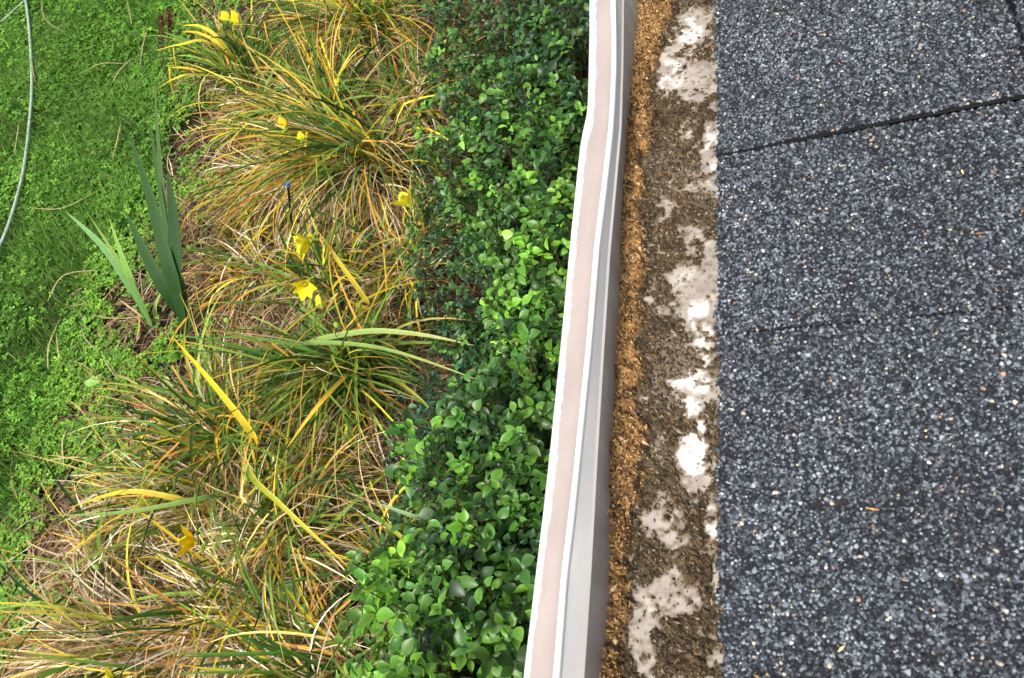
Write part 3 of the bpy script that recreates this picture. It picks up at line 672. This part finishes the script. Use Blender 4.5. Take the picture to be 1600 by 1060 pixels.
WBT = [(0, 1002), (100, 994), (200, 983), (300, 976), (400, 973), (540, 967), (720, 957), (800, 958), (900, 954), (1060, 945)]
ORB = [(0, 1050), (100, 1022), (200, 1018), (300, 1008), (400, 1011), (540, 1006), (720, 994), (800, 986), (900, 980), (1060, 974)]
SHE = [(0, 1118), (100, 1120), (200, 1123), (300, 1125), (540, 1128), (720, 1128), (1060, 1127)]
ZF = ZL-.088                                   # tray bottom
cS = contour(SIL, ZL-.006, ys); cP = contour(PIN, ZL, ys); cE = contour(PEN, ZL, ys); cW = contour(WEN, ZL, ys)
cF = contour(FLD, ZL-.016, ys); cB = contour(WBT, ZL-.070, ys); cX = contour(SHE, ZL+.004, ys)
jag = (rng.random(NY)-.5)*.0011+(vnoise(ys, ys*0, .005, 3)-.5)*.0012+(vnoise(ys, ys*0, .03, 8)-.5)*.0014
cPj = cP+jag
gutter = empty('rain_gutter', (float(cW[300]), .0, ZF), label='metal rain gutter with a bent pinkish white lip along the roof edge', cat='gutter')
def strip(g, prof, c=(.6, .6, .6)):
    V = np.stack([np.stack([x if np.ndim(x) else np.full(NY, x), ys, np.full(NY, z) if np.ndim(z) == 0 else z], -1) for x, z in prof], 1)
    m = len(prof); idx = np.arange(NY*m).reshape(NY, m)
    q = np.stack([idx[:-1, :-1], idx[:-1, 1:], idx[1:, 1:], idx[1:, :-1]], -1)
    g.add(V.reshape(-1, 3), q=q.reshape(-1, 4), c=c); return q.shape[:2]
# front lip: outer bead, white margin with clipped highlight painted in as a jagged edge, pinkish top, raised inner rim
g = Geo()
prof = [(cS+.004, ZL-.035), (cS+.0005, ZL-.014), (cS, ZL-.006), (cS+(cP-cS)*.35, ZL-.0008), (cPj, ZL), (cPj*.5+cE*.5, ZL-.0006), (cE, ZL), (cE+.0006, ZL+.0018), ((cE+cW)/2, ZL+.0024), (cW-.0004, ZL+.0016), (cW, ZL-.001), (cW+.0004, ZL-.005)]
sh = strip(g, prof); mi = np.tile([0, 0, 0, 0, 1, 1, 0, 0, 0, 0, 0], sh[0])
g.build('front_lip', M_lipwhite, gutter, smooth=True, matidx=mi, mats=[M_lipwhite, M_lippink])
# channel: inner flange, front wall, tray, back wall, outer skin
g = Geo()
XB = .055
prof = [(cW+.0006, ZL-.004), (cF-.0012, ZL-.0145), (cF+.0006, ZL-.0165), (cF-.0030, ZL-.0185), (cB-.001, ZL-.070), (cB+.001, ZF+.004), (cB+.004, ZF), (cB*.5+XB*.5, ZF-.001), (XB-.004, ZF), (XB, ZF+.004), (XB, ZL-.012),
        (XB+.0015, ZL-.012), (XB+.0015, ZF-.003), (cB+.004, ZF-.003), (cS*.5+cB*.5-.012, ZF+.022), (cS+.006, ZL-.040), (cS+.0045, ZL-.034)]
sh = strip(g, prof); row = [0, 0, 0, 0, 0, 1, 1, 1, 1, 0, 0, 0, 0, 0, 0, 0]
row[0] = row[1] = 2
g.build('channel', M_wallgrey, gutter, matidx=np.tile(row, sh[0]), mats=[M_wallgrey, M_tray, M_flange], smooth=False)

# ---- dirt lying in the gutter: height field, bare where its thickness falls below the tray
yy = np.arange(-.06, 1.15, .00085); uu = np.linspace(0, 1, 150)
xb = np.interp(yy, ys, cB)-.004; xo = np.interp(yy, ys, contour(ORB, ZL-.07, ys))
X2 = xb[:, None]+(XB-.004-xb[:, None])*uu[None]; Y2 = np.repeat(yy[:, None], len(uu), 1)
patches = [(1080, 50, 26, 38, .9), (1048, 120, 30, 40, .88), (1085, 150, 34, 42, .75), (1108, 110, 14, 80, .7), (1111, 240, 15, 80, .86), (1070, 195, 22, 26, .6), (1120, 290, 8, 30, .7),
           (1078, 440, 28, 30, .8), (1092, 490, 24, 40, 1), (1118, 470, 14, 60, .8), (1098, 560, 26, 48, .7), (1064, 605, 20, 18, .9), (1102, 525, 22, 60, .96), (1092, 592, 26, 40, .93), (1086, 672, 24, 36, .98), (1112, 440, 16, 60, .85), (1119, 610, 8, 60, .75), (1075, 370, 34, 30, .42), (1074, 642, 27, 26, 1.2), (1082, 712, 28, 40, 1.2), (1090, 745, 22, 22, .8),
           (1018, 790, 26, 40, .75), (1052, 832, 30, 34, .65), (1112, 815, 13, 45, .9), (1030, 905, 30, 30, .8), (1058, 940, 28, 26, .8), (1005, 960, 20, 60, .6), (1116, 1040, 16, 40, .7), (1040, 360, 30, 24, .35), (1008, 1035, 14, 40, .4), (1030, 690, 12, 14, .5), (1120, 900, 7, 40, .6)]
def patchval(x, y):
    r = np.zeros_like(x)
    for (a, b, rx, ry, s) in patches:
        c = P(a, b, ZF); ex = P(a+rx, b, ZF)-c; ey = P(a, b-ry, ZF)-c
        d = ((x-c[0])/abs(ex[0]))**2+((y-c[1])/abs(ey[1]))**2
        r = np.maximum(r, s*np.clip(1.35-d*.75, 0, 1.1))
    return r
def dirt(x, y):
    xo_ = np.interp(y, yy, xo)+(fbm(x*0, y, .035, 4, 5)-.5)*.026; xb_ = np.interp(y, yy, xb)
    n1 = fbm(x, y, .028, 11, 5); n2 = fbm(x, y, .006, 23, 3); n3 = vnoise(x, y, .0018, 29)
    dens = .46+(n1-.5)*1.7+(n2-.5)*1.3+(fbm(x-y*.5, y, .0035, 87, 2)-.5)*.6-patchval(x, y)*.68
    bank = np.clip((xo_-x+(n1-.5)*.014)/.0065, 0, 1)
    thick = np.clip(dens, -.3, 1)*.0065+(n3-.5)*.0016*(dens > 0)+bank*(.009+.010*np.clip((xo_-x)/(xo_-xb_+1e-4), 0, 1)+(n1-.5)*.010+(n2-.5)*.006)
    return thick, bank, dens, n2, n3
T2, BK, DN, N2, N3 = dirt(X2, Y2)
Z2 = ZF+np.maximum(T2, -.002)
n1c = fbm(X2, Y2, .009, 41, 4)[..., None]; n2c = fbm(X2, Y2, .05, 51, 3)[..., None]
dark = np.array([.036, .027, .018]); mid_ = np.array([.092, .069, .043]); pale = np.array([.21, .182, .145]); org = np.array([.33, .185, .075]); orgd = np.array([.075, .045, .022])
t = np.clip((n1c-.3)/.4, 0, 1); Cf = dark*(1-t)+mid_*t
k = np.clip((n2c-.5)*5, 0, 1)*.6; Cf = Cf*(1-k)+pale*k
thin = np.clip(1-DN[..., None]/.22, 0, 1)*.6; Cf = Cf*(1-thin)+np.array([.25, .21, .175])*thin
Co = orgd*(1-t)+org*t; Cf = Cf*(1-BK[..., None])+Co*BK[..., None]
ln = np.exp(-((X2-(np.interp(Y2, yy, xo)+.003))/.0035)**2)[..., None]*np.clip(n2c*2.2-.5, 0, 1)*.7; Cf = Cf*(1-ln)+np.array([.035, .03, .027])*ln  # small shadow at the foot of the rusty bank, painted as a dark line
idx = np.arange(X2.size).reshape(X2.shape); q = np.stack([idx[:-1, :-1], idx[:-1, 1:], idx[1:, 1:], idx[1:, :-1]], -1).reshape(-1, 4)
kk = (T2.ravel()[q] > 0).any(1); q = q[kk]
g = Geo(); g.add(np.stack([X2, Y2, Z2], -1).reshape(-1, 3), q=q, c=Cf.reshape(-1, 3))
tg = Geo(); pv = patchval(X2, Y2); m3 = fbm(X2, Y2, .012, 141, 4); m4 = fbm(X2, Y2, .004, 151, 3)
wht = np.clip((pv-1.0)*3+.25+(m3-.5)*2.5, 0, 1)[..., None]*np.clip((pv-.8)*6, 0, 1)[..., None]
film = np.clip((DN[..., None]+.34)/.34, 0, 1)**1.3*(.55+.9*m4[..., None])
Ct = np.array([.30, .272, .245])*(.62+.85*m3[..., None])*(1-wht)+np.array([.86, .84, .82])*wht
Ct = Ct*(1-np.clip(film, 0, .92))+np.array([.15, .118, .082])*np.clip(film, 0, .92)
sp = np.clip((m4[..., None]-.66)*9, 0, 1)*.7; Ct = Ct*(1-sp)+np.array([.12, .09, .06])*sp
tg.add(np.stack([X2, Y2, np.full_like(X2, ZF+.0006)], -1).reshape(-1, 3), q=np.stack([idx[:-1, :-1], idx[:-1, 1:], idx[1:, 1:], idx[1:, :-1]], -1).reshape(-1, 4), c=Ct.reshape(-1, 3))
tg.build('stained_floor', M_crumb2, gutter)
# crumbs
n = 60000; yc = rng.uniform(-.05, 1.1, n); uc = rng.random(n)**1.15; xbc = np.interp(yc, yy, xb); xc = xbc+(XB-.004-xbc)*uc
tk, bk, dn, _, _ = dirt(xc, yc); k = (dn > -.12+.28*rng.random(n)) | (bk > .3) | (rng.random(n) < .02); xc, yc, tk, bk = xc[k], yc[k], tk[k], bk[k]; n = len(xc)
zc = ZF+np.maximum(tk, 0)+.0004
col = np.where(bk[:, None] > .25+.6*rng.random((n, 1)), pick([(.42, .25, .10), (.26, .15, .062), (.11, .065, .033), (.46, .34, .18), (.035, .026, .018)], n, p=[.24, .28, .24, .07, .17]), pick([(.034, .026, .018), (.068, .051, .031), (.125, .094, .058), (.26, .22, .165), (.15, .092, .042)], n, p=[.33, .3, .2, .07, .10]))
az = rad(125)+rng.normal(0, .6, n); d = np.stack([np.cos(az), np.sin(az), rng.normal(0, .35, n)], 1)
s = rng.uniform(.0006, .0016, n)*np.where(rng.random(n) < .04, 1.8, 1)
stamp(g, GV, None, GT, np.stack([xc, yc, zc], 1), frames(d, np.stack([rng.normal(0, .3, n), rng.normal(0, .3, n), np.ones(n)], 1)), np.stack([s*.7, s*rng.uniform(.9, 2.4, n), s], 1), col)
tag(g.build('gutter_dirt', M_crumb), 'brown silt and rusty moss crumbs lining the floor of the rain gutter', 'dirt', kind='stuff')

# ================================================================ house
XE = float(np.median(cX[(ys > 0) & (ys < .8)])); SL = rad(9)
ZE = ZL+.004
house = empty('house', (.35, 1.0, 0), label='house with dark granule shingled roof beside the rain gutter', cat='house')
def roofp(s, y, h): return np.stack([XE+s*cos(SL)-h*sin(SL), y, ZE+s*sin(SL)+h*cos(SL)], -1)
g = Geo(); box(g, .36, 6.0, -6, 9, -.1, ZE-.03); g.build('wall', M_house, house)
g = Geo(); box(g, XB+.004, XB+.026, -6, 9, ZF-.06, ZL-.006); g.build('fascia', M_wood, house)
g = Geo(); box(g, XB+.028, .358, -6, 9, ZF-.055, ZF-.040); g.build('soffit', M_wood, house)
def slab(g, s0, s1, y0, y1, h0, h1, c=(.03, .03, .03), ns=2):
    p = [roofp(np.array(s), np.array(y), np.array(h)) for h in (h0, h1) for y in (y0, y1) for s in (s0, s1)]
    g.add(p, q=[(0, 2, 3, 1), (4, 5, 7, 6), (0, 1, 5, 4), (2, 6, 7, 3), (0, 4, 6, 2), (1, 3, 7, 5)], c=c)
g = Geo(); slab(g, .062, 6, -6, 9, -.028, -.006); g.build('roof_deck', M_felt, house)
def prof_y(px, py):      # y on the roof plane at a pixel
    r = ROT @ np.array([px-800, 530-py, -F]); n = np.array([-sin(SL), 0, cos(SL)]); p0 = np.array([XE, 0, ZE])
    o = np.array([0, 0, CAMZ]); t = n @ (p0-o)/(n @ r); return o+r*t
y1a = prof_y(1130, 245)[1]; y1b = prof_y(1600, 165)[1]; y2 = prof_y(1330, 510)[1]
s2 = (prof_y(1592, 50)[0]-XE)/cos(SL)-.003
print('seams', y1a, y1b, y2, 's2', s2, 'XE', XE, 'dirt faces', len(q))
PALG = [(.009, .011, .015), (.020, .024, .032), (.046, .052, .062), (.092, .106, .124), (.17, .192, .215), (.34, .36, .38), (.40, .35, .26), (.34, .21, .13)]
PG = [.23, .25, .23, .182, .09, .011, .005, .002]
def shingle(s0, s1, y0, y1, hfun, detail=True, thick=.0042, edge_noise=.0019, dens=1.0):
    g = Geo(); ns = max(2, int((s1-s0)/.006)) if detail else 2; nyy = max(2, int((y1-y0)/.006)) if detail else 2
    s = np.linspace(s0, s1, ns); y = np.linspace(y0, y1, nyy); SS, YYs = np.meshgrid(s, y)
    e = (vnoise(YYs, YYs*0, .006, 61)-.5)*2*edge_noise; SSn = SS.copy(); SSn[:, 0] += e[:, 0] if detail else 0
    H = hfun(SS, YYs)
    top = roofp(SSn, YYs, H); bot = roofp(SSn, YYs, H-thick)
    idx = np.arange(SS.size).reshape(SS.shape); q = np.stack([idx[:-1, :-1], idx[:-1, 1:], idx[1:, 1:], idx[1:, :-1]], -1).reshape(-1, 4)
    g.add(top.reshape(-1, 3), q=q, c=(.009, .010, .013)); g.add(bot.reshape(-1, 3), q=q[:, ::-1], c=(.02, .02, .02))
    b = SS.size; rim = np.concatenate([idx[0, :], idx[1:, -1], idx[-1, :-1][::-1], idx[1:-1, 0][::-1]])
    rn = np.roll(rim, -1); off = g.n-2*b
    g.q.append(np.stack([rim, rn, rn+b, rim+b], -1)+off-0)
    if detail:
        A = (s1-s0)*(y1-y0); n = int(A/(.00118**2)*dens)
        gs = rng.uniform(s0-.0006, s1, n); gy_ = rng.uniform(y0-.0004, y1+.0004, n)
        k = (gs < .40) & (gy_ > -.03) & (gy_ < .85); gs, gy_ = gs[k], gy_[k]; n = len(gs)
        pos = roofp(gs+(vnoise(gy_, gy_*0, .006, 61)-.5)*2*edge_noise*(gs < s0+.004), gy_, hfun(gs, gy_)+rng.uniform(.0001, .0008, n))
        sc = rng.lognormal(math.log(.00088), .28, n)
        cc = pick(PALG, n, PG, .22)*(.68+.80*fbm(gs, gy_, .05, 71))[:, None]
        stamp(g, HV, HQ, None, pos, frames(*(lambda a: (np.stack([np.cos(a), np.sin(a), rng.normal(0, .35, n)], 1), np.stack([rng.normal(0, .4, n)-sin(SL), rng.normal(0, .4, n), np.ones(n)], 1)))(rng.uniform(0, 2*pi, n))), np.stack([sc, sc*rng.uniform(.8, 1.6, n), sc*.9], 1), np.clip(cc, .005, .8))
    return g.build('shingle', M_grit if detail else M_roof, house)
slope_seam = 0.0
ys1 = (y1a+y1b)/2
warp = lambda s, y: .0006*np.sin(y*23+s*9)+.0008*(vnoise(s, y, .08, 5)-.5)
shingle(0, .42, ys1+.0012, .90, lambda s, y: .0062+warp(s, y)+.0022*np.exp(-(y-ys1)/.03)*np.clip(s/.12, 0, 1))
shingle(0, .42, y2+.0011, ys1-.0010, lambda s, y: .0042+warp(s, y)-.0004*np.exp(-(ys1-y)/.03))
shingle(0, .42, -.10, y2-.0011, lambda s, y: .0043+warp(s, y))
shingle(s2, s2+.30, .30, .90, lambda s, y: .0135+warp(s, y)+.004*np.clip((.05-np.abs(y-.56))/.05, 0, 1)*np.exp(-(s-s2)/.02), thick=.0065)
# the rest of the roof, course by course
yb = [-6, -4, -2, -.1]; 
for c_ in range(14):
    s0 = 0 if c_ == 0 else s2+.2*(c_-1)
    for y0, y1 in ((-6, -2.9), (-2.897, -.1025), (.9025, 4.2), (4.203, 9)) if c_ < 2 else ((-6, -.2-.1*(c_ % 2)), (-.197-.1*(c_ % 2), 3.9), (3.903, 9)):
        shingle(s0, s0+.25 if c_ else .42, y0, y1, lambda s, y, c_=c_: .0045+.0062*min(c_, 1)+.0001*c_+.006*((s-s0)*0)+.0045*max(0, c_-1), detail=False)
if s2: shingle(s2, s2+.25, -.1, .297, lambda s, y: .0104+0*s, detail=False)
# orange and yellow crumbs of plant debris on the shingles
g = Geo(); n = 26; gs = rng.uniform(.01, .36, n); gy_ = rng.uniform(.02, .7, n); az = rng.uniform(0, pi, n)
stamp(g, GV, None, GT, roofp(gs, gy_, np.full(n, .0078)), frames(np.stack([np.cos(az), np.sin(az), 0*az], 1), np.tile([0, 0, 1.], (n, 1))), np.stack([np.full(n, .0008), rng.uniform(.0012, .004, n), np.full(n, .0008)], 1), pick([(.5, .28, .1), (.6, .5, .25), (.4, .16, .08)], n))
tag(g.build('roof_debris', M_crumb), 'scattered orange and straw coloured specks of plant debris on the shingles', 'debris', kind='stuff')
